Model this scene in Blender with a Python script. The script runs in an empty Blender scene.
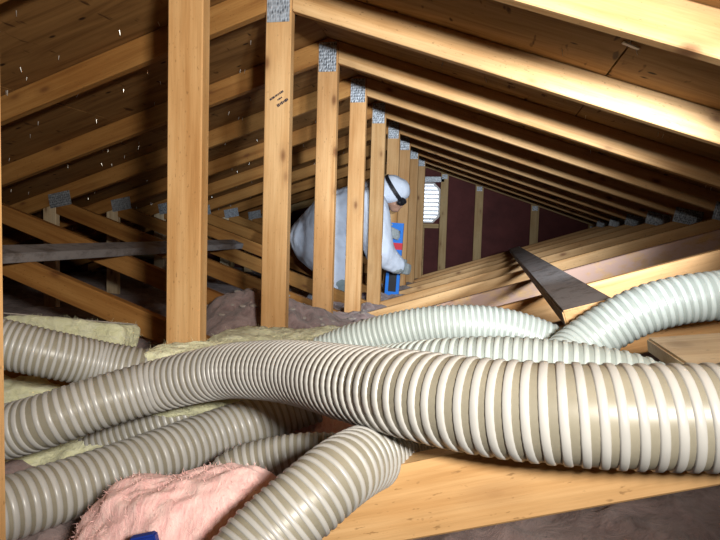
import bpy, bmesh, math, random
from mathutils import Vector, Matrix, noise

# ------------------------------------------------------------------ camera
CZ = 0.66                       # camera height above the attic floor; heights below are given relative to it
F, YAW, PITCH, ROLL, CX, CY = 586.03, .2113, -.069, .0296, .704, -1.8814
scn = bpy.context.scene
C = scn.collection
def ray(px, py):
    xi = (px-360)/F; yi = (270-py)/F
    c, s = math.cos(ROLL), math.sin(ROLL); x = xi*c-yi*s; u = xi*s+yi*c
    c, s = math.cos(PITCH), math.sin(PITCH); y = c-u*s; z = s+u*c
    c, s = math.cos(YAW), math.sin(YAW)
    return Vector((x*c-y*s, x*s+y*c, z))
EYE = Vector((CX, CY, CZ))
def at(px, py, d): return EYE + ray(px, py)*d                 # a point d metres into the attic
def onY(px, py, Y):
    r = ray(px, py); return EYE + r*((Y-CY)/r.y)
cam_d = bpy.data.cameras.new('camera'); cam = bpy.data.objects.new('camera', cam_d); C.objects.link(cam)
cam_d.sensor_fit = 'HORIZONTAL'; cam_d.sensor_width = 36; cam_d.lens = F/720*36; cam_d.clip_start = .01
fw = ray(360, 270).normalized()
up = (ray(360, 269)-ray(360, 271)).normalized(); rt = fw.cross(up).normalized(); up = rt.cross(fw)
cam.matrix_world = Matrix.Translation(EYE) @ Matrix((rt, up, -fw)).transposed().to_4x4()
scn.camera = cam

# ------------------------------------------------------------------ light
w = bpy.data.worlds.new('daylight'); scn.world = w; w.use_nodes = True
w.node_tree.nodes['Background'].inputs[0].default_value = (.80, .88, 1, 1)
w.node_tree.nodes['Background'].inputs[1].default_value = 2.2
def lamp(name, loc, power, col, size):
    l = bpy.data.lights.new(name, 'POINT'); l.energy = power; l.color = col; l.shadow_soft_size = size
    o = bpy.data.objects.new(name, l); C.objects.link(o); o.location = (loc[0], loc[1], loc[2]+CZ); return o
def spot(name, loc, aim, power, col, size, cone, blend):
    o = lamp(name, loc, power, col, size); o.data.type = 'SPOT'; o.data.spot_size = math.radians(cone); o.data.spot_blend = blend
    o.rotation_euler = (Vector(aim)-Vector(loc)).to_track_quat('-Z', 'Y').to_euler(); return o
spot('head_lamp_of_viewer', (1.06, -2.15, .22), (-.35, .3, .36), 158, (1, .94, .85), .06, 94, 1)
spot('fill_spot_beside_viewer', (1.15, -1.95, .2), (.0, 2.2, .5), 190, (.88, .94, 1), .05, 48, .9)  # added third lamp with no known source, brightens the worker and far posts
spot('flood_lamp_on_right_chord', (1.45, -1.0, .2), (.08, 2.1, .12), 270, (.86, .93, 1), .05, 46, .8)
vs = scn.view_settings
vs.view_transform = 'Standard'; vs.look = 'None'; vs.exposure = .1; vs.gamma = 1; vs.use_curve_mapping = False

# ------------------------------------------------------------------ materials
MATS = {}
def nt(name):
    m = bpy.data.materials.new(name); m.use_nodes = True; t = m.node_tree
    MATS[name] = m
    return m, t, t.nodes['Principled BSDF']
def node(t, typ, **kw):
    n = t.nodes.new(typ)
    for k, v in kw.items():
        if k.startswith('_'): setattr(n, k[1:], v)
        else: n.inputs[k].default_value = v
    return n
def ramp(t, fac, stops):
    r = t.nodes.new('ShaderNodeValToRGB'); cr = r.color_ramp
    while len(cr.elements) > 1: cr.elements.remove(cr.elements[-1])
    cr.elements[0].position = stops[0][0]; cr.elements[0].color = (*stops[0][1], 1)
    for p, c in stops[1:]:
        e = cr.elements.new(p); e.color = (*c, 1)
    t.links.new(fac, r.inputs[0]); return r.outputs[0]
def mix(t, fac, a, b, mode='MIX'):
    m = t.nodes.new('ShaderNodeMix'); m.data_type = 'RGBA'; m.blend_type = mode
    for sock, v in ((m.inputs[0], fac), (m.inputs[6], a), (m.inputs[7], b)):
        if hasattr(v, 'is_output'): t.links.new(v, sock)
        else: sock.default_value = v if not isinstance(v, tuple) else (*v, 1)
    return m.outputs[2]
def coords(t, scale, rnd=True):
    tc = t.nodes.new('ShaderNodeTexCoord'); src = tc.outputs['Object']
    if rnd:
        oi = t.nodes.new('ShaderNodeObjectInfo')
        ad = t.nodes.new('ShaderNodeVectorMath'); ad.operation = 'MULTIPLY_ADD'
        cb = t.nodes.new('ShaderNodeCombineXYZ')
        for k in range(3): t.links.new(oi.outputs['Random'], cb.inputs[k])
        t.links.new(cb.outputs[0], ad.inputs[0]); ad.inputs[1].default_value = (37, 19, 53); t.links.new(src, ad.inputs[2]); src = ad.outputs[0]
    mp = t.nodes.new('ShaderNodeMapping'); mp.inputs['Scale'].default_value = scale
    t.links.new(src, mp.inputs[0]); return mp.outputs[0]
def bump(t, b, h, strength, dist=.01):
    n = t.nodes.new('ShaderNodeBump'); n.inputs['Strength'].default_value = strength; n.inputs['Distance'].default_value = dist
    t.links.new(h, n.inputs['Height']); t.links.new(n.outputs[0], b.inputs['Normal'])

def wood(name, light, mid, dark, knot=(.16, .06, .02), dust=None, var=.35, rough=.62):
    m, t, b = nt(name)
    g = node(t, 'ShaderNodeTexNoise', Scale=1, Detail=5, Roughness=.6, Distortion=.35)
    t.links.new(coords(t, (1.1, 26, 26)), g.inputs['Vector'])
    fine = node(t, 'ShaderNodeTexNoise', Scale=1, Detail=3, Roughness=.7)
    t.links.new(coords(t, (7, 170, 170)), fine.inputs['Vector'])
    col = ramp(t, g.outputs[0], [(.28, dark), (.45, mid), (.62, light), (.8, mid)])
    fr = ramp(t, fine.outputs[0], [(.3, (.72, .68, .6)), (.55, (1, 1, 1))])
    col = mix(t, .45, col, fr, 'MULTIPLY')
    # broad blotches
    bl = node(t, 'ShaderNodeTexNoise', Scale=1, Detail=3)
    t.links.new(coords(t, (3.2, 8, 8)), bl.inputs['Vector'])
    br = ramp(t, bl.outputs[0], [(.32, (.76, .62, .46)), (.58, (1.0, 1.0, 1.0))])
    col = mix(t, .5, col, br, 'MULTIPLY')
    sp = node(t, 'ShaderNodeTexNoise', Scale=1, Detail=2)
    t.links.new(coords(t, (70, 190, 190)), sp.inputs['Vector'])
    col = mix(t, ramp(t, sp.outputs[0], [(.66, (0, 0, 0)), (.74, (.6, .6, .6))]), col, tuple(x*.45 for x in dark))
    # knots with a halo
    v = node(t, 'ShaderNodeTexVoronoi', Scale=1, Randomness=1)
    t.links.new(coords(t, (5.0, 3, 11)), v.inputs['Vector'])
    kh = ramp(t, v.outputs['Distance'], [(.05, (.8, .8, .8)), (.10, (.5, .5, .5)), (.14, (.2, .2, .2)), (.28, (0, 0, 0))])
    col = mix(t, kh, col, knot)
    # board-to-board tint
    oi = t.nodes.new('ShaderNodeObjectInfo')
    tint = ramp(t, oi.outputs['Random'], [(0, (1, .80, .66)), (.35, (1, 1, 1)), (.7, (.86, .80, .72)), (1, (1, .9, .78))])
    col = mix(t, var, col, tint, 'MULTIPLY')
    if dust:
        d = node(t, 'ShaderNodeTexNoise', Scale=1, Detail=8, Roughness=.7)
        t.links.new(coords(t, (9, 14, 14)), d.inputs['Vector'])
        df = ramp(t, d.outputs[0], [(.38, (0, 0, 0)), (.52, (1, 1, 1))])
        col = mix(t, df, col, dust)
    t.links.new(col, b.inputs['Base Color'])
    b.inputs['Roughness'].default_value = rough; b.inputs['Specular IOR Level'].default_value = .3
    bump(t, b, fine.outputs[0], .25, .002)
    return m
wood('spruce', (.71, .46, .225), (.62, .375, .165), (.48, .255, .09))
wood('spruce_shaded', (.47, .245, .075), (.39, .19, .053), (.26, .11, .028))  # darker copy of spruce; weaker light on the left put into the colour
wood('spruce_pale', (.80, .68, .48), (.74, .60, .40), (.6, .45, .27), var=.1)
wood('spruce_dusty', (.50, .32, .15), (.42, .25, .11), (.3, .16, .06), dust=(.36, .23, .18))
wood('board_grey', (.25, .235, .235), (.20, .185, .185), (.13, .115, .115), dust=(.33, .31, .31), rough=.8)
wood('gable_stud_wood', (.60, .46, .25), (.52, .38, .19), (.38, .25, .11))

def sheathing(name, c1, c2, c3):
    m, t, b = nt(name)
    g = node(t, 'ShaderNodeTexNoise', Scale=1, Detail=6, Roughness=.6, Distortion=1.4)
    t.links.new(coords(t, (2.2, 15, 10)), g.inputs['Vector'])
    col = ramp(t, g.outputs[0], [(.28, c3), (.48, c2), (.68, c1)])
    v = node(t, 'ShaderNodeTexVoronoi', Scale=1, Randomness=1)
    t.links.new(coords(t, (7, 12, 9)), v.inputs['Vector'])
    kn = ramp(t, v.outputs['Distance'], [(.06, (1, 1, 1)), (.11, (0, 0, 0))])
    col = mix(t, kn, col, (.035, .015, .006))
    dn = node(t, 'ShaderNodeTexNoise', Scale=1, Detail=2)
    t.links.new(coords(t, (30, 8, 30)), dn.inputs['Vector'])
    df = ramp(t, dn.outputs[0], [(.66, (0, 0, 0)), (.72, (1, 1, 1))])
    col = mix(t, df, col, (.08, .035, .012))
    t.links.new(col, b.inputs['Base Color']); b.inputs['Roughness'].default_value = .75
    b.inputs['Specular IOR Level'].default_value = .2
    bump(t, b, g.outputs[0], .2, .003); return m
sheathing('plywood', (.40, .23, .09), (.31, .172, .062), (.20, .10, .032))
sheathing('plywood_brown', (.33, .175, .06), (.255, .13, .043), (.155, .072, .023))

def plain(name, col, rough=.6, metal=0, noise_amt=0, nscale=20, bstr=0, spec=.4):
    m, t, b = nt(name)
    b.inputs['Roughness'].default_value = rough; b.inputs['Metallic'].default_value = metal
    b.inputs['Specular IOR Level'].default_value = spec
    n = node(t, 'ShaderNodeTexNoise', Scale=1, Detail=5, Roughness=.6)
    t.links.new(coords(t, (nscale,)*3), n.inputs['Vector'])
    k = 1-noise_amt
    c = ramp(t, n.outputs[0], [(.3, tuple(x*k for x in col)), (.65, col)])
    t.links.new(c, b.inputs['Base Color'])
    if bstr: bump(t, b, n.outputs[0], bstr, .004)
    return m
plain('roofing_felt', (.02, .018, .016), .9)
plain('drywall', (.42, .39, .36), .9, 0, .2, 6)
plain('maroon_board', (.12, .033, .032), .85, 0, .35, 5)
plain('white_plastic', (.82, .83, .84), .5, 0, .05)
plain('nail_steel', (.75, .72, .66), .35, .7)
plain('ink', (.05, .04, .05), .8)
plain('coverall_fabric', (.70, .78, .92), .75, 0, .12, 9, .35)
plain('glove_grey', (.40, .45, .46), .7, 0, .3, 40, .3)
plain('boot_grey', (.30, .38, .40), .8, 0, .3, 30, .3)
plain('skin', (.45, .26, .18), .6)
plain('black_rubber', (.014, .014, .018), .5)
plain('goggle_lens', (.10, .10, .12), .12)
plain('level_blue', (.015, .20, .74), .4, 0, .1)
plain('level_red', (.62, .03, .05), .4)
plain('label_blue', (.01, .03, .22), .4)
plain('vial', (.6, .75, .2), .2)

def galv():
    m, t, b = nt('galvanized')
    v = node(t, 'ShaderNodeTexVoronoi', Scale=1, Randomness=.55)
    t.links.new(coords(t, (120, 120, 70)), v.inputs['Vector'])
    n = node(t, 'ShaderNodeTexNoise', Scale=1, Detail=4)
    t.links.new(coords(t, (60, 60, 60)), n.inputs['Vector'])
    c = ramp(t, v.outputs['Distance'], [(.15, (.10, .12, .15)), (.42, (.42, .47, .53)), (.7, (.62, .68, .75))])
    c = mix(t, .5, c, ramp(t, n.outputs[0], [(.35, (.55, .55, .55)), (.65, (1, 1, 1))]), 'MULTIPLY')
    t.links.new(c, b.inputs['Base Color']); b.inputs['Metallic'].default_value = .45; b.inputs['Roughness'].default_value = .45
    bump(t, b, v.outputs['Distance'], .8, .003)
galv()

def hose_mats(tag_, wall, rib):
    m, t, b = nt('hose_wall_'+tag_)
    n = node(t, 'ShaderNodeTexNoise', Scale=1, Detail=4)
    t.links.new(coords(t, (14, 14, 14)), n.inputs['Vector'])
    c = ramp(t, n.outputs[0], [(.3, tuple(x*.8 for x in wall)), (.65, wall)])
    t.links.new(c, b.inputs['Base Color']); b.inputs['Roughness'].default_value = .38
    b.inputs['Subsurface Weight'].default_value = .15; b.inputs['Subsurface Radius'].default_value = (.01, .01, .01)
    m, t, b = nt('hose_rib_'+tag_)
    n = node(t, 'ShaderNodeTexNoise', Scale=1, Detail=5)
    t.links.new(coords(t, (18, 18, 18)), n.inputs['Vector'])
    c = ramp(t, n.outputs[0], [(.28, tuple(x*.84 for x in rib)), (.6, rib)])
    t.links.new(c, b.inputs['Base Color']); b.inputs['Roughness'].default_value = .34
hose_mats('tan', (.265, .243, .185), (.42, .415, .395))
hose_mats('mint', (.40, .46, .44), (.58, .66, .65))

def fluff(name, c1, c2, c3, scale=(22, 22, 22), bs=.9):
    m, t, b = nt(name)
    n = node(t, 'ShaderNodeTexNoise', Scale=1, Detail=9, Roughness=.72, Distortion=.9)
    t.links.new(coords(t, scale), n.inputs['Vector'])
    c = ramp(t, n.outputs[0], [(.3, c3), (.48, c2), (.66, c1)])
    t.links.new(c, b.inputs['Base Color']); b.inputs['Roughness'].default_value = 1
    b.inputs['Specular IOR Level'].default_value = .05
    b.inputs['Sheen Weight'].default_value = .25
    bump(t, b, n.outputs[0], bs, .012)
fluff('pink_wool', (.95, .68, .63), (.92, .56, .53), (.80, .42, .41), (90, 34, 34), .45)
fluff('yellow_wool', (.93, .93, .68), (.87, .87, .56), (.70, .70, .40), (30, 30, 60))
fluff('dirty_wool', (.42, .31, .295), (.31, .22, .21), (.16, .105, .10), (16, 16, 16))
fluff('paper_facing', (.46, .41, .36), (.38, .33, .29), (.24, .2, .17), (12, 12, 12), .3)

# ------------------------------------------------------------------ helpers
def link(name, mesh, mat, parent=None, mats=None):
    o = bpy.data.objects.new(name, mesh); C.objects.link(o)
    for mm in (mats or [mat]): mesh.materials.append(MATS[mm])
    if parent: o.parent = parent
    return o
def mesh_of(bm, name, smooth=False):
    me = bpy.data.meshes.new(name)
    bmesh.ops.recalc_face_normals(bm, faces=bm.faces)
    if smooth:
        for f in bm.faces: f.smooth = True
    bm.to_mesh(me); bm.free(); return me
def tag(o, label, cat=None, group=None, kind=None):
    if label: o['label'] = label
    if cat: o['category'] = cat
    if group: o['group'] = group
    if kind: o['kind'] = kind
    return o
def empty(name, loc):
    o = bpy.data.objects.new(name, None); o.empty_display_size = .05; C.objects.link(o); o.location = loc; return o
def prism(name, pts, y0, y1, mat, parent, ang=0, bevel=.003, off=(0, 0, 0)):
    """Timber cut to the outline pts (x, z), y0..y1 thick; local x runs along the board at angle ang."""
    ox, oz = pts[0]; c, s = math.cos(ang), math.sin(ang)
    bm = bmesh.new(); lo = []; hi = []
    for x, z in pts:
        dx, dz = x-ox, z-oz
        lx, lz = dx*c+dz*s, -dx*s+dz*c
        lo.append(bm.verts.new((lx, y0, lz))); hi.append(bm.verts.new((lx, y1, lz)))
    bm.faces.new(lo); bm.faces.new(hi[::-1]); n = len(pts)
    for i in range(n): bm.faces.new((lo[i], hi[i], hi[(i+1) % n], lo[(i+1) % n]))
    if bevel: bmesh.ops.bevel(bm, geom=bm.edges[:], offset=bevel, segments=1, affect='EDGES')
    o = link(name, mesh_of(bm, name), mat, parent)
    o.location = (ox+off[0], off[1], oz+off[2]); o.rotation_euler = (0, -ang, 0); return o
def box(name, size, loc, mat, parent=None, rot=(0, 0, 0), bevel=.003):
    bm = bmesh.new(); bmesh.ops.create_cube(bm, size=1)
    bmesh.ops.scale(bm, vec=size, verts=bm.verts)
    if bevel: bmesh.ops.bevel(bm, geom=bm.edges[:], offset=bevel, segments=2, affect='EDGES')
    o = link(name, mesh_of(bm, name), mat, parent); o.location = loc; o.rotation_euler = rot; return o

S = .6096; T = .038; PW = .0445
M_R, ZT, ZB = .3354, .82, .726             # roof slope, top and bottom edge of the top chords at the ridge
M_W, WT, WB = .33, -.478, -.572            # webs
A_R, A_W = math.atan(M_R), math.atan(M_W)

# ------------------------------------------------------------------ the shell
GY = 8*S; YB = -3.3; XE = 3.95
o = box('floor', (2*XE, GY+.2-YB, .012), (0, (GY+.2+YB)/2, -.672+CZ), 'drywall', bevel=0); tag(o, 'grey drywall ceiling boards below the attic insulation', kind='structure')
def ceiling(side, mat):
    c = empty('ceiling_right' if side > 0 else 'ceiling_left', (0, 0, CZ)); 
    tag(c, 'plywood roof sheathing on the %s slope with nail points' % ('right' if side > 0 else 'left'), kind='structure')
    xs = [0, 1.03, 2.187, 3.344, 4.05]; sheets = {}
    rnd = random.Random(4+side)
    ang = A_R*side
    for k in range(4):
        cuts = [YB] + [q*S+.019 for q in ((-3, 1, 5) if k % 2 else (-5, -1, 3, 7))] + [GY+.12]
        cuts = sorted(set(c_ for c_ in cuts if c_ >= YB))
        for a, b_ in zip(cuts, cuts[1:]):
            x0, x1 = xs[k], xs[k+1]
            L = (x1-x0)/math.cos(A_R)-.004
            bm = bmesh.new(); bmesh.ops.create_cube(bm, size=1)
            bmesh.ops.scale(bm, vec=(L, b_-a-.003, .012), verts=bm.verts)
            bmesh.ops.bevel(bm, geom=bm.edges[:], offset=.001, segments=1, affect='EDGES')
            p = link('plywood_sheet', mesh_of(bm, 'plywood_sheet'), mat, c)
            xm = (x0+x1)/2
            p.location = (side*xm, (a+b_)/2, ZT-M_R*xm+.0065); p.rotation_euler = (0, ang, 0)
    f = box('roofing_felt', (4.4, GY+.3-YB, .008), (side*2.0, (GY+.2+YB)/2, ZT-M_R*2.0+.03), 'roofing_felt', c, (0, ang, 0), 0)
    # shingle nails poking through
    bm = bmesh.new()
    n = 330 if side < 0 else 120
    for i in range(n):
        x = rnd.uniform(.15, 2.6); y = rnd.uniform(-1.0, 4.0)
        if (y % S) < .06: continue
        x = round(x/.13)*.13 + rnd.uniform(-.025, .025)
        q = Matrix.Translation((side*x, y, ZT-M_R*x-.008)) @ Matrix.Rotation(math.pi+rnd.uniform(-.3, .3), 4, 'X') @ Matrix.Rotation(rnd.uniform(-.3, .3), 4, 'Y')
        bmesh.ops.create_cone(bm, segments=5, radius1=.0018, radius2=.0006, depth=rnd.uniform(.012, .022), matrix=q, cap_ends=True)
    tag(link('roofing_nails', mesh_of(bm, 'roofing_nails'), 'nail_steel', c), None, kind='stuff')
    return c
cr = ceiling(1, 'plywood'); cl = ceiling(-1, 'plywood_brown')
# H-clip in the seam between two sheets
box('sheathing_clip', (.045, .014, .004), (1.03, -.30, ZT-M_R*1.03-.004), 'nail_steel', cr, (0, A_R, .25), .001)
for s, nm in ((-1, 'wall_left'), (1, 'wall_right')):
    tag(box(nm, (.04, GY+.2-YB, .4), (s*3.96, (GY+.2+YB)/2, -.62+CZ), 'maroon_board', bevel=0), 'dark board closing the eave', kind='structure')
def gable_outline(z): return [(-XE, z), (XE, z), (XE, ZT-M_R*XE), (0, ZT), (-XE, ZT-M_R*XE)]
tag(prism('wall_front', [(a, b+CZ) for a, b in gable_outline(-.68)], YB, YB+.02, 'maroon_board', None, bevel=0), 'dark board gable behind the viewer', kind='structure')

# far gable: truss 8 with flat studs, maroon boards between them and a vent
gb = empty('wall_back', (0, GY, CZ)); tag(gb, 'far gable wall of dark maroon boards between upright studs', kind='structure')
studs = [-2.4, -1.82, -1.21, -.60, -.20, .208, .60, 1.21, 1.82, 2.4]
edges = [-XE] + studs + [XE]
VX0, VX1, VZ0, VZ1 = -.16, .163, .10, .56
def zr(x): return ZT-M_R*abs(x)
for a, b in zip(edges, edges[1:]):
    a2, b2 = a+.002, b-.002
    if a == -.20:        # board with the hole for the vent
        prism('wall_board', [(a2, -.66), (b2, -.66), (b2, VZ0), (a2, VZ0)], T, T+.012, 'maroon_board', gb, bevel=0)
        prism('wall_board', [(a2, VZ1), (b2, VZ1), (b2, zr(b2)), (0, ZT), (a2, zr(a2))], T, T+.012, 'maroon_board', gb, bevel=0)
        prism('wall_board', [(a2, VZ0), (VX0, VZ0), (VX0, VZ1), (a2, VZ1)], T, T+.012, 'maroon_board', gb, bevel=0)
        prism('wall_board', [(VX1, VZ0), (b2, VZ0), (b2, VZ1), (VX1, VZ1)], T, T+.012, 'maroon_board', gb, bevel=0)
    else:
        prism('wall_board', [(a2, -.66), (b2, -.66), (b2, zr(b2)), (a2, zr(a2))], T, T+.012, 'maroon_board', gb, bevel=0)
for x in studs:
    w2 = PW if abs(x) > .25 else .042
    st = prism('stud', [(x-w2, -.572), (x+w2, -.572), (x+w2, zr(x+w2)-.096), (x-w2, zr(x-w2)-.096)], 0, T, 'gable_stud_wood', gb, ang=math.pi/2, bevel=.002)
    box('connector_plate', (.06, .003, .05), (x, -.002, zr(x)-.125), 'galvanized', gb, bevel=0)
for sd in (-1, 1):
    prism('top_chord', [(0, ZB), (0, ZT-.001), (sd*XE, ZT-M_R*XE-.001), (sd*XE, ZB-M_R*XE)], 0, T, 'gable_stud_wood', gb, ang=-sd*A_R, bevel=.002)
box('header', (.40, T, .06), (.005, T/2, .595), 'galvanized', gb)
box('sill_plate', (.31, T, .05), (.003, T/2, .065), 'gable_stud_wood', gb)
box('cripple_stud', (.05, T, .6), (-.03, T/2, -.26), 'gable_stud_wood', gb)
# vent: long octagon of louvres
vt = empty('gable_vent', (0, GY+T, CZ)); tag(vt, 'white louvred octagonal vent letting daylight through the far gable', 'vent')
vcx = (VX0+VX1)/2; hw = (VX1-VX0)/2; ch = .075
octo = [(VX0+ch, VZ0), (VX1-ch, VZ0), (VX1, VZ0+ch), (VX1, VZ1-ch), (VX1-ch, VZ1), (VX0+ch, VZ1), (VX0, VZ1-ch), (VX0, VZ0+ch)]
bm = bmesh.new()
inn = [(vcx+(x-vcx)*.87, .33+(z-.33)*.92) for x, z in octo]
rings = []
for y in (0, .05):
    rings.append(([bm.verts.new((x, y, z)) for x, z in octo], [bm.verts.new((x, y, z)) for x, z in inn]))
for i in range(8):
    j = (i+1) % 8
    for (o1, i1) in rings: bm.faces.new((o1[i], o1[j], i1[j], i1[i]))
    bm.faces.new((rings[0][0][i], rings[1][0][i], rings[1][0][j], rings[0][0][j]))
    bm.faces.new((rings[0][1][i], rings[1][1][i], rings[1][1][j], rings[0][1][j]))
link('vent_frame', mesh_of(bm, 'vent_frame'), 'white_plastic', vt)
# flat corner pieces of board closing the square hole round the octagon
for sx in (0, 1):
    for sz in (0, 1):
        x = (VX0, VX1)[sx]; z = (VZ0, VZ1)[sz]; dx = (ch, -ch)[sx]; dz = (ch, -ch)[sz]
        prism('wall_board', [(x, z), (x+dx, z), (x, z+dz)], T, T+.012, 'maroon_board', gb, bevel=0)
for k in range(9):
    z = VZ0+.045+k*.047
    t_ = min(1, (z-VZ0)/ch, (VZ1-z)/ch)
    half = hw*.86 - ch*(1-max(t_, 0))
    box('louvre', (2*half, .042, .004), (vcx, .028, z), 'white_plastic', vt, (math.radians(-28), 0, 0), 0)

# ------------------------------------------------------------------ trusses
def truss(n, label):
    Y = n*S
    r = empty('roof_truss', (0, Y, CZ)); tag(r, label, 'truss', 'row of roof trusses')
    prism('king_post', [(-PW, WB), (PW, WB), (PW, ZT-M_R*PW-.001), (0, ZT-.001), (-PW, ZT-M_R*PW-.001)], 0, T, 'spruce', r, ang=math.pi/2)
    for sd in (-1, 1):
        prism('top_chord', [(sd*(PW+.001), ZB-M_R*PW), (sd*(PW+.001), ZT-M_R*PW-.001), (sd*XE, ZT-M_R*XE-.001), (sd*XE, ZB-M_R*XE)], 0, T,
              'spruce' if sd > 0 else 'spruce_shaded', r, ang=-sd*A_R)
        xa, xb = 1.809, 1.86; xs = .305 if (n == -2 and sd > 0) else PW+.001
        prism('web', [(sd*xs, WB+M_W*xs), (sd*xs, WT+M_W*xs), (sd*xa, ZB-M_R*xa-.001), (sd*xb, ZB-M_R*xb-.001), (sd*xb, WB+M_W*xb)], 0, T,
              ('spruce_dusty' if n == 1 else 'spruce') if sd > 0 else 'spruce_shaded', r, ang=sd*A_W)
        prism('strut', [(sd*1.862, WB), (sd*1.862, ZB-M_R*1.862-.001), (sd*1.95, ZB-M_R*1.95-.001), (sd*1.95, WB)], 0, T, 'spruce_pale', r, ang=math.pi/2)
        box('connector_plate', (.15, .002, .085), (sd*1.83, -.0022, .128), 'galvanized', r, (0, sd*.2, 0), 0)
    prism('bottom_chord', [(-XE+.05, WB-.089), (-XE+.05, WB-.001), (XE-.05, WB-.001), (XE-.05, WB-.089)], 0, T, 'spruce_shaded', r)
    box('connector_plate', (.078, .002, .125), (0, -.0022, ZB-.051+.0625), 'galvanized', r, bevel=0)
    return r
ordn = {-2: 'nearest roof truss, its bright upright post just cut by the left picture edge',
        -1: 'roof truss with the widest whole king post, second nearest, behind the left hoses',
        0: 'third nearest roof truss, king post with dark ink stamp beside the yellow batt',
        1: 'fourth nearest roof truss, post crossing the crouching worker at the hip',
        2: 'fifth nearest roof truss, pinkish post crossing the middle of the crouching worker',
        3: 'sixth nearest roof truss, post just left of the worker\'s hooded head',
        4: 'seventh nearest roof truss, post behind the blue level',
        5: 'eighth nearest roof truss, post just behind the worker\'s gloved hand',
        6: 'ninth nearest roof truss, second last post before the gable vent',
        7: 'farthest roof truss, last post before the white gable vent'}
TR = {n: truss(n, l) for n, l in ordn.items()}
TR[-2].location.x = -.004
# ink stamp on the third king post: rows of illegible strokes, slanted
st = empty('ink_stamp', (.012, -.0035, .425)); st.parent = TR[0]
rnd = random.Random(3)
bm = bmesh.new()
for row, (L, dz, hgt) in enumerate(((.052, .016, .0075), (.022, .001, .006), (.048, -.015, .010))):
    x = -L/2 + (-.004, .004, .006)[row]
    while x < L/2:
        w_ = rnd.uniform(.002, .0045); h_ = hgt*rnd.uniform(.6, 1)
        q = Matrix.Rotation(-.55, 4, 'Y') @ Matrix.Translation((x, 0, dz)) @ Matrix.Diagonal((w_, .0006, h_, 1))
        bmesh.ops.create_cube(bm, size=1, matrix=q); x += w_+rnd.uniform(.001, .0022)
link('ink_marks', mesh_of(bm, 'ink_marks'), 'ink', st)

# lateral braces
def plank(name, x, z, ang, w_, t_, y0, y1, mat, label, cat='plank'):
    bm = bmesh.new(); bmesh.ops.create_cube(bm, size=1)
    bmesh.ops.scale(bm, vec=(y1-y0, w_, t_), verts=bm.verts)
    bmesh.ops.bevel(bm, geom=bm.edges[:], offset=.003, segments=2, affect='EDGES')
    o = link(name, mesh_of(bm, name), mat); o.location = (x, (y0+y1)/2, z+CZ)
    o.rotation_euler = Matrix.LocRotScale(None, None, None).to_euler()
    R_ = Matrix.Rotation(ang, 3, 'Y') @ Matrix.Rotation(math.pi/2, 3, 'Z')
    o.rotation_euler = R_.to_euler(); tag(o, label, cat); return o
def rel(x, y, z): return (x, y, z+CZ)
def on_web(x, t_): # centre of a plank lying flat on the right or left webs
    return WT+M_W*abs(x)+ (t_/2+.001)/math.cos(A_W)
bp = plank('brace_plank', .93, on_web(.93, T)+.006, -A_W, .094, T, -.74, 3.80, 'board_grey', 'dusty grey plank lying lengthwise across the right webs')
bp.data.materials.append(MATS['spruce'])
for p in bp.data.polygons:
    if p.normal.x < -.9: p.material_index = 1
bp.rotation_euler = (Matrix.Rotation(-.0145, 3, 'Z') @ bp.rotation_euler.to_matrix()).to_euler()
plank('brace_board', -1.0, on_web(-1.0, T), A_W, .089, T, -.95, 1.95, 'board_grey', 'narrow dusty brace running lengthwise across the left webs', 'plank')
lp = box('loose_plank', (.62, .26, .024), rel(1.26, -1.04, -.122), 'spruce_pale', rot=(0, -.14, 0)); tag(lp, 'short pale plank at the right edge under the arching hose', 'plank')

# ------------------------------------------------------------------ loose insulation on the floor
def fbm(p, o=5):
    return noise.fractal(p, 1.0, 2.0, o)
def gauss(x, y, cx, cy, sx, sy): return math.exp(-((x-cx)/sx)**2-((y-cy)/sy)**2)
def heap(x, y):
    h = -.515 + .035*fbm(Vector((x*2.2, y*2.2, 1))) + .022*fbm(Vector((x*9, y*9, 4)), 4) + .010*fbm(Vector((x*38, y*38, 2)), 3)
    h += .21*gauss(x, y, -.25, .40, .36, .3) + .05*gauss(x, y, -.3, .1, .5, .4) + .09*gauss(x, y, .35, .45, .35, .5)
    h += .05*gauss(x, y, -.2, 1.2, .5, .4) + .06*gauss(x, y, .2, 2.2, .5, .6)
    h += .03*gauss(x, y, -.2, 3.6, .6, 1.0)
    h += .10*gauss(x, y, 1.05, -.85, .3, .2)
    h -= .10*gauss(x, y, .45, -1.35, .4, .3)
    return h
def grid_axis(a, b, fine0, fine1, df, dc):
    v = [a]
    while v[-1] < b: v.append(v[-1] + (df if fine0 <= v[-1] < fine1 else dc))
    return v
gx = grid_axis(-3.3, 3.3, -1.0, 1.5, .013, .07); gy = grid_axis(YB+.05, GY-.03, -1.5, 2.6, .014, .05)
verts = [(x, y, heap(x, y)+CZ) for y in gy for x in gx]; nx = len(gx)
faces = [(j*nx+i, j*nx+i+1, (j+1)*nx+i+1, (j+1)*nx+i) for j in range(len(gy)-1) for i in range(nx-1)]
me = bpy.data.meshes.new('loose_insulation'); me.from_pydata(verts, [], faces)
for p in me.polygons: p.use_smooth = True
tag(link('loose_insulation', me, 'dirty_wool'), 'brown purple dusty loose insulation covering the attic floor', 'insulation', kind='stuff')
# scattered debris crumbs
bm = bmesh.new(); rnd = random.Random(8)
for i in range(420):
    x = rnd.uniform(-.7, .8); y = rnd.uniform(.0, 2.8); s_ = rnd.uniform(.004, .013)
    bmesh.ops.create_icosphere(bm, subdivisions=1, radius=s_, matrix=Matrix.Translation((x, y, heap(x, y)+CZ+s_*.3)) @ Matrix.Diagonal((rnd.uniform(.6, 1.6), 1, .6, 1)))
tag(link('insulation_crumbs', mesh_of(bm, 'insulation_crumbs'), 'paper_facing'), 'pale crumbs of debris scattered over the dusty insulation', 'debris', kind='stuff')

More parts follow.
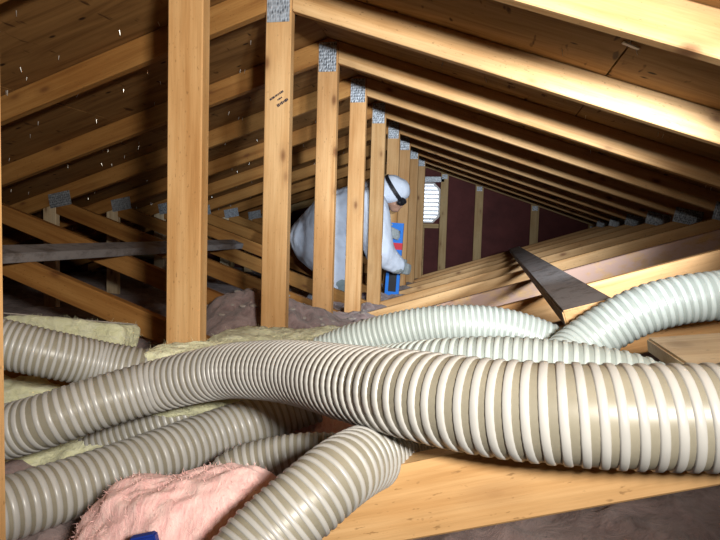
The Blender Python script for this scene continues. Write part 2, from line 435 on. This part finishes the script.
# ------------------------------------------------------------------ glass wool pieces
def wool(name, label, loc, size, rot, mat, seed, boxy=4.0, rough_amp=.10, fibres=500, facing=None, freq=7.0, sub=6, fz=.8, flen=1.0):
    """A torn piece of glass wool: superellipsoid with lumps, plus loose fibres standing off the surface."""
    r = empty(name, loc); r.rotation_euler = rot; tag(r, label, 'insulation', 'glass wool pieces')
    bm = bmesh.new(); bmesh.ops.create_icosphere(bm, subdivisions=sub, radius=1)
    mn = min(size)
    for v in bm.verts:
        d = v.co.normalized()
        k = (abs(d.x)**boxy+abs(d.y)**boxy+abs(d.z)**boxy)**(-1/boxy)
        p = Vector((d.x*k*size[0], d.y*k*size[1], d.z*k*size[2]))
        q = p*freq + Vector((seed*3.1, seed*1.7, seed))
        n1 = fbm(q, 4); n2 = fbm(Vector((q.x*4, q.y*9, q.z*4)), 4)
        v.co = p + d*mn*(rough_amp*2.2*n1 + rough_amp*fz*n2)
    me = mesh_of(bm, name+'_body', True)
    b = link('batt_body', me, mat, r)
    rnd = random.Random(seed); fb = bmesh.new(); vs_ = me.vertices
    for i in range(fibres):
        v = vs_[rnd.randrange(len(vs_))]; L = rnd.uniform(.005, .018)*flen; p = v.co.copy()
        d = (v.normal + Vector((rnd.uniform(-1, 1), rnd.uniform(-1, 1), rnd.uniform(-1, 1)))*.9).normalized()
        sd = d.cross(Vector((rnd.uniform(-1, 1), rnd.uniform(-1, 1), rnd.uniform(-1, 1)))).normalized()*.0003
        bend = Vector((rnd.uniform(-1, 1), rnd.uniform(-1, 1), rnd.uniform(-1, 1)))*L*.4
        p1 = p+d*L*.5; p2 = p+d*L+bend
        a = [fb.verts.new(x) for x in (p-sd, p+sd, p1+sd*.8, p1-sd*.8, p2)]
        fb.faces.new(a[:4]); fb.faces.new((a[3], a[2], a[4]))
    f = link('loose_fibres', mesh_of(fb, name+'_fibres'), mat, r); f['kind'] = 'stuff'
    if facing:
        box('paper_facing', (size[0]*1.9, size[1]*1.5, .003), (0, 0, size[2]*1.0), 'paper_facing', r, bevel=0)
    return r
def rel(x, y, z): return (x, y, z+CZ)
wool('yellow_batt', 'yellow batt lying behind the front hose at the foot of the posts', rel(.13, -.28, -.405), (.23, .25, .085), (.05, -.06, .05), 'yellow_wool', 2, 5, .10, 900)
wool('yellow_batt', 'yellow batt slab with square cut end behind the upper left hose', rel(-.50, -.38, -.352), (.205, .055, .062), (-.2, .02, .02), 'yellow_wool', 5, 9, .06, 500, facing=True)
wool('yellow_batt', 'thin yellow batt strip in front of the widest post', rel(.10, -.69, -.345), (.15, .07, .075), (.0, -.05, .1), 'yellow_wool', 9, 5, .10, 600)
p = at(45, 400, 1.55); wool('yellow_batt', 'yellow wool scrap showing between the two left hoses at picture edge', p, (.17, .10, .07), (0, .1, .3), 'yellow_wool', 11, 3, .16, 300, sub=5)
p = at(70, 462, 1.32); wool('yellow_batt', 'shaded yellow wool under the front hose at lower left', p, (.22, .10, .07), (0, -.15, .1), 'yellow_wool', 14, 3, .16, 300, sub=5)
p = at(190, 553, .78); wool('pink_batt', 'pink glass wool heap in the lower foreground', p, (.172, .10, .108), (.1, -.25, .15), 'pink_wool', 21, 2.3, .10, 3000, freq=7, fz=.3, flen=.5)
p = at(325, 434, 1.34); wool('pink_batt', 'small pink wool corner behind the crossing hoses', p, (.09, .07, .055), (0, -.25, .2), 'pink_wool', 25, 4, .10, 400, sub=5)
p = at(262, 478, 1.05); wool('pink_batt', 'greyish pink wool tuft under the middle hose', p, (.09, .06, .05), (0, .1, .2), 'pink_wool', 27, 2.5, .16, 400, sub=5)

# ------------------------------------------------------------------ vacuum hoses
def catmull(P, steps=24):
    out = []; P = [P[0]*2-P[1]] + P + [P[-1]*2-P[-2]]
    for i in range(1, len(P)-2):
        for k in range(steps):
            t = k/steps; a, b, c, d = P[i-1:i+3]
            out.append(.5*((2*b)+(c-a)*t+(2*a-5*b+4*c-d)*t*t+(3*b-a-3*c+d)*t**3))
    out.append(P[-2]); return out
def resample(P, step):
    out = [P[0].copy()]; acc = 0
    for a, b in zip(P, P[1:]):
        L = (b-a).length; s = step-acc
        while s <= L:
            out.append(a+(b-a)*(s/L)); s += step
        acc = (acc+L) % step
    return out
def frames(P):
    T_ = [((P[min(i+1, len(P)-1)]-P[max(i-1, 0)]).normalized()) for i in range(len(P))]
    n = T_[0].orthogonal().normalized(); out = []
    for t in T_:
        n = (n-t*n.dot(t)).normalized(); out.append((n, t.cross(n)))
    return T_, out
def hose(label, pts, R, pitch, mats='tan'):
    P0 = [at(x, y, d) for x, y, d in pts]
    base = min(P0, key=lambda v: v.z)
    r = empty('vacuum_hose', P0[0]); tag(r, label, 'hose', 'corrugated vacuum hoses')
    org = P0[0]; path = catmull([p-org for p in P0])
    NS = 32
    # smooth inner wall
    W = resample(path, .012); T_, N = frames(W); v = []; f = []
    Rw = R-.0018*(R/.05)
    for p, (n, b) in zip(W, N):
        for k in range(NS):
            a = 2*math.pi*k/NS; v.append(p+(n*math.cos(a)+b*math.sin(a))*Rw)
    for i in range(len(W)-1):
        for k in range(NS):
            f.append((i*NS+k, i*NS+(k+1) % NS, (i+1)*NS+(k+1) % NS, (i+1)*NS+k))
    me = bpy.data.meshes.new('hose_wall'); me.from_pydata(v, [], f)
    for p in me.polygons: p.use_smooth = True
    link('hose_wall', me, 'hose_wall_'+mats, r)
    # spiral rib
    seg = 30; H = resample(path, pitch/seg); T_, N = frames(H); v = []; f = []
    wd = pitch*.27; ht = .0021*(R/.05)
    prof = [(-wd*1.2, -.0015), (-wd, ht*.55), (-wd*.7, ht*.92), (0, ht), (wd*.7, ht*.92), (wd, ht*.55), (wd*1.2, -.0015)]
    m = len(prof)
    for i, (p, t, (n, b)) in enumerate(zip(H, T_, N)):
        a = 2*math.pi*i/seg; rd = n*math.cos(a)+b*math.sin(a)
        for (u, h) in prof: v.append(p+rd*(Rw+h)+t*u)
    for i in range(len(H)-1):
        for k in range(m-1):
            f.append((i*m+k, i*m+k+1, (i+1)*m+k+1, (i+1)*m+k))
    me = bpy.data.meshes.new('spiral_rib'); me.from_pydata(v, [], f)
    for p in me.polygons: p.use_smooth = True
    link('spiral_rib', me, 'hose_rib_'+mats, r)
    return r
hose('large front hose sweeping across the whole picture', [(-70, 446, 1.0), (0, 433, 1.05), (50, 419, 1.06), (100, 402, 1.09), (160, 385, 1.12), (220, 372, 1.08), (260, 370, 1.0), (300, 373, .90), (350, 383, .77), (400, 392, .68),
      (450, 401, .63), (500, 408, .60), (560, 413, .575), (620, 416, .56), (680, 417, .55), (740, 417, .54), (830, 417, .53)], .05, .0150)
hose('hose entering at left edge just under the yellow slab', [(-90, 322, 1.15), (-40, 333, 1.17), (0, 343, 1.19), (50, 354, 1.22), (100, 364, 1.27), (140, 371, 1.29), (170, 379, 1.32)], .05, .0120)
hose('hose rising from the lower left corner behind the pink wool', [(-70, 533, .82), (0, 511, .89), (80, 485, .98), (150, 460, 1.07), (210, 437, 1.16), (255, 421, 1.215), (290, 408, 1.255), (318, 398, 1.27)], .05, .0156)
hose('thick hose climbing from the bottom edge over the near web', [(205, 620, .55), (237, 572, .58), (267, 537, .60), (306, 502, .62), (341, 473, .65), (370, 457, .70), (398, 451, .765), (428, 449, .83), (460, 452, .88)], .04, .0098)
hose('shaded brown hose passing behind the bottom edge hose', [(212, 492, .97), (240, 468, .98), (290, 456, .98), (340, 455, .98), (400, 462, 1.0), (440, 462, 1.02), (480, 462, 1.04)], .036, .0125)
hose('dark hose in the gap under the front hose at left', [(50, 475, 1.27), (100, 449, 1.28), (150, 427, 1.29), (200, 411, 1.31), (235, 402, 1.33)], .045, .0135)
hose('hose just showing below the lower left hose', [(-40, 590, 1.0), (20, 568, 1.04), (70, 551, 1.08), (120, 532, 1.12), (170, 515, 1.16)], .045, .0135)
hose('pale mint hose arching behind at centre', [(322, 355, 1.22), (335, 350, 1.215), (360, 341, 1.2), (410, 329, 1.17), (455, 325, 1.15), (500, 328, 1.14), (540, 340, 1.13), (568, 356, 1.12), (590, 385, 1.1)], .04, .0108, 'mint')
hose('pale hose tucked between the front hose and the arching mint hose', [(345, 380, 1.02), (365, 378, .98), (390, 376, .93), (440, 372, .87), (500, 371, .835), (550, 375, .81), (600, 383, .79), (645, 396, .775), (690, 424, .76), (720, 460, .75)], .05, .0120, 'mint')
hose('pale hose arching out of the right picture edge', [(800, 286, 1.0), (760, 289, 1.0), (720, 295, 1.0), (680, 300, 1.01), (640, 311, 1.02), (605, 329, 1.03), (575, 350, 1.03), (550, 374, 1.0), (530, 400, .99)], .0425, .0136, 'mint')

# ------------------------------------------------------------------ the worker
PY = 2.14
def capsule(bm, p0, p1, r0, r1, n=14):
    d = p1-p0; L = d.length; q = d.to_track_quat('Z', 'Y').to_matrix().to_4x4()
    bmesh.ops.create_uvsphere(bm, u_segments=n, v_segments=n//2+2, radius=r0, matrix=Matrix.Translation(p0))
    bmesh.ops.create_uvsphere(bm, u_segments=n, v_segments=n//2+2, radius=r1, matrix=Matrix.Translation(p1))
    if L > 1e-4: bmesh.ops.create_cone(bm, segments=n, radius1=r0, radius2=r1, depth=L, cap_ends=True, matrix=Matrix.Translation((p0+p1)/2) @ q)
def remeshed(name, bm, mat, parent, voxel, smooth=6, wrinkle=0, wsize=.05):
    me = mesh_of(bm, name); o = bpy.data.objects.new(name, me); C.objects.link(o)
    m = o.modifiers.new('r', 'REMESH'); m.mode = 'VOXEL'; m.voxel_size = voxel
    m = o.modifiers.new('s', 'SMOOTH'); m.iterations = smooth; m.factor = .5
    dg = bpy.context.evaluated_depsgraph_get(); me2 = bpy.data.meshes.new_from_object(o.evaluated_get(dg))
    bpy.data.objects.remove(o); me2.materials.clear(); me2.name = name
    if wrinkle:
        for v in me2.vertices:
            p = v.co; 
            k = fbm(Vector((p.x*14, p.y*14, p.z*9)), 3)
            k2 = 1-abs(noise.noise(Vector((p.x*22+p.z*12, p.y*20, p.z*10))))*2
            v.co = p + v.normal*(wrinkle*k + wrinkle*.7*k2)
    for f in me2.polygons: f.use_smooth = True
    return link(name, me2, mat, parent)
W_ = lambda px, py, dy=0: onY(px, py, PY+dy)
person = empty('person', W_(325, 295)); tag(person, 'worker in white hooded coverall and goggles kneeling and bending forward between the posts', 'person')
bpy.context.view_layer.update()
O = person.location.copy()
def L_(px, py, dy=0): return W_(px, py, dy)-O
bm = bmesh.new()
pel = L_(313, 238); mid = L_(338, 218); che = L_(359, 211)
for dy in (-.07, .07):
    v = Vector((0, dy, 0))
    capsule(bm, pel+v, mid+v, .150, .185); capsule(bm, mid+v, che+v, .185, .18); capsule(bm, mid+v, L_(339, 262, dy), .15, .11); capsule(bm, che+v, L_(357, 235, dy), .15, .12)
    capsule(bm, L_(312, 243, dy), L_(337, 276, dy*1.7), .145, .095)             # thighs
    capsule(bm, L_(337, 282, dy*1.7), L_(302, 313, dy*1.7), .085, .055)          # shins under the body
    capsule(bm, che+v, L_(370, 203, dy*2.4), .15, .105)                          # shoulders
capsule(bm, L_(366, 198), L_(381, 190), .115, .09)
capsule(bm, L_(386, 191), L_(393, 191), .10, .10)                             # hood
capsule(bm, L_(391, 189), L_(398, 190), .10, .085)
capsule(bm, L_(373, 208, -.17), L_(379, 249, -.2), .105, .10)                    # near arm
capsule(bm, L_(379, 251, -.2), L_(396, 265, -.10), .095, .062)
capsule(bm, L_(373, 206, .17), L_(381, 236, .12), .09, .07)                      # far arm
capsule(bm, L_(381, 236, .12), L_(381, 230, .05), .06, .045)
remeshed('coverall', bm, 'coverall_fabric', person, .012, 8, .006)
# face under the hood: brow, nose, chin
bm = bmesh.new()
capsule(bm, L_(393, 196), L_(395, 201), .076, .06)
capsule(bm, L_(399, 203), L_(401, 206), .018, .014, 8)
capsule(bm, L_(394, 207), L_(396, 208), .035, .03, 10)
for dy in (-.035, .035): capsule(bm, L_(398, 197, dy), L_(399, 197, dy), .017, .017, 8)
remeshed('face', bm, 'skin', person, .006, 4)
# goggles
bm = bmesh.new()
capsule(bm, L_(401.5, 201.5, -.05), L_(401.5, 201.5, .05), .030, .030, 12)
capsule(bm, L_(399.5, 202.5, -.085), L_(399.5, 202.5, .085), .018, .018, 10)
gg = remeshed('goggles', bm, 'black_rubber', person, .006, 3)
bm = bmesh.new()
bmesh.ops.create_uvsphere(bm, u_segments=14, v_segments=10, radius=1, matrix=Matrix.Translation(L_(404.2, 201.5)) @ Matrix.Diagonal((.016, .058, .020, 1)))
link('lens', mesh_of(bm, 'lens', True), 'goggle_lens', gg)
# strap: flat band round the hood in a plane that leans with the head
bm = bmesh.new(); cen = L_(393.5, 189); a0 = L_(387.5, 176); a1 = L_(404, 203)
ex = (a1-a0); la = ex.length/2; ex.normalize(); ey = Vector((0, 1, 0)); ez = ex.cross(ey).normalized()
cen = (a0+a1)/2; ring = []
for k in range(40):
    a = 2*math.pi*k/40
    p = cen+ex*math.cos(a)*(la+.004)+ey*math.sin(a)*.122
    o_ = (p-cen).normalized()*.004
    ring.append([bm.verts.new(p+ez*s+o_*u) for s, u in ((-.012, 0), (.012, 0), (.012, 1), (-.012, 1))])
for k in range(40):
    A, B = ring[k], ring[(k+1) % 40]
    for i in range(4): bm.faces.new((A[i], A[(i+1) % 4], B[(i+1) % 4], B[i]))
link('goggle_strap', mesh_of(bm, 'goggle_strap'), 'black_rubber', person)
# gloved hands: palm, four bent fingers, thumb
def glove(wrist, palm_dir, side, curl, name='glove'):
    bm = bmesh.new(); d = palm_dir.normalized(); s = side.normalized(); c = curl.normalized()
    capsule(bm, wrist-d*.03, wrist, .046, .042, 12)
    for k in range(4):
        off = s*(.027-.018*k); kn = wrist+d*.085+off
        capsule(bm, wrist+off*.8, kn, .018, .014, 10)
        Lf = (.038, .044, .042, .032)[k]
        p1 = kn+(d*.8+c*.6).normalized()*Lf; p2 = p1+(d*.1+c).normalized()*Lf*.75; p3 = p2+(c*.6-d*.8).normalized()*Lf*.55
        capsule(bm, kn, p1, .0125, .0115, 8); capsule(bm, p1, p2, .0115, .0105, 8); capsule(bm, p2, p3, .0105, .009, 8)
    t0 = wrist+d*.025+s*.03; t1 = t0+(s*.7+d*.6+c*.4).normalized()*.042; t2 = t1+(d*.7+c*.8).normalized()*.034
    capsule(bm, t0, t1, .016, .0135, 8); capsule(bm, t1, t2, .0135, .011, 8)
    return remeshed(name, bm, 'glove_grey', person, .0055, 3)
glove(L_(399, 267.5, -.09), L_(412, 270, .02)-L_(399, 267.5, -.09), Vector((.1, .25, 1)), Vector((-.2, 1, -.1)))
glove(L_(381, 229, .05), L_(393, 233, .06)-L_(381, 229, .05), Vector((0, .2, 1)), Vector((.3, 1, -.3)))
for dy in (-.119, .119):
    bm = bmesh.new()
    capsule(bm, L_(338, 280, dy), L_(338, 288, dy), .092, .075, 12)
    remeshed('knee_pad', bm, 'boot_grey', person, .012, 4)
    bm = bmesh.new()
    capsule(bm, L_(303, 313, dy), L_(296, 316, dy), .058, .055, 12); capsule(bm, L_(296, 316, dy), L_(291, 322, dy), .05, .04, 12)
    remeshed('boot', bm, 'boot_grey', person, .012, 3)

# ------------------------------------------------------------------ the blue level leaning at the post
lv = empty('box_level', onY(391.5, 297, 2.24)); tag(lv, 'blue box level with red band standing upright against the post by the worker', 'level')
topp = onY(397, 223, 2.24)-lv.location; Ln = topp.length
zt = topp.normalized(); xt = Vector((0, 1, 0)).cross(zt).normalized(); yt = zt.cross(xt)
lv.rotation_euler = Matrix((xt, yt, zt)).transposed().to_euler()
lw = .10; hb = bmesh.new()
def slab(bm, x0, x1, z0, z1, y=.022):
    q = Matrix.Translation(((x0+x1)/2, 0, (z0+z1)/2)) @ Matrix.Diagonal((x1-x0, y, z1-z0, 1))
    bmesh.ops.create_cube(bm, size=1, matrix=q)
zs = [0, .05, .21, Ln*.60, Ln*.78, Ln*.88, Ln]
slab(hb, -lw/2, lw/2, 0, .04); slab(hb, -lw/2, -lw/2+.022, .04, .20); slab(hb, lw/2-.022, lw/2, .04, .20)
slab(hb, -lw/2, lw/2, .20, Ln*.645); slab(hb, -lw/2, lw/2, Ln*.735, Ln*.80)
slab(hb, -lw/2, -lw/2+.02, Ln*.80, Ln*.90); slab(hb, lw/2-.02, lw/2, Ln*.80, Ln*.90); slab(hb, -lw/2, lw/2, Ln*.90, Ln)
link('level_body', mesh_of(hb, 'level_body'), 'level_blue', lv)
hb = bmesh.new(); slab(hb, -lw/2-.001, lw/2+.001, Ln*.645, Ln*.735, .024); link('red_band', mesh_of(hb, 'red_band'), 'level_red', lv)
hb = bmesh.new(); slab(hb, -lw/2+.022, lw/2-.022, .04, .20, .006); link('slot_dark', mesh_of(hb, 'slot_dark'), 'black_rubber', lv)  # black sheets across both open slots, the dark of the hollows painted in
hb = bmesh.new(); slab(hb, -lw/2+.02, lw/2-.02, Ln*.80, Ln*.90, .006); link('slot_dark', mesh_of(hb, 'slot_dark'), 'black_rubber', lv)
hb = bmesh.new(); bmesh.ops.create_cone(hb, segments=10, radius1=.008, radius2=.008, depth=.036, cap_ends=True, matrix=Matrix.Translation((0, -.004, Ln*.85)) @ Matrix.Rotation(math.pi/2, 4, 'Y'))
link('vial', mesh_of(hb, 'vial'), 'vial', lv)
# small dark blue tab poking out of the pink wool
tb = box('plastic_tab', (.030, .012, .022), at(145, 544, .655), 'label_blue', rot=(0, -.25, .2), bevel=.002)
tag(tb, 'dark blue plastic tab poking from the pink wool at bottom edge', 'tab')
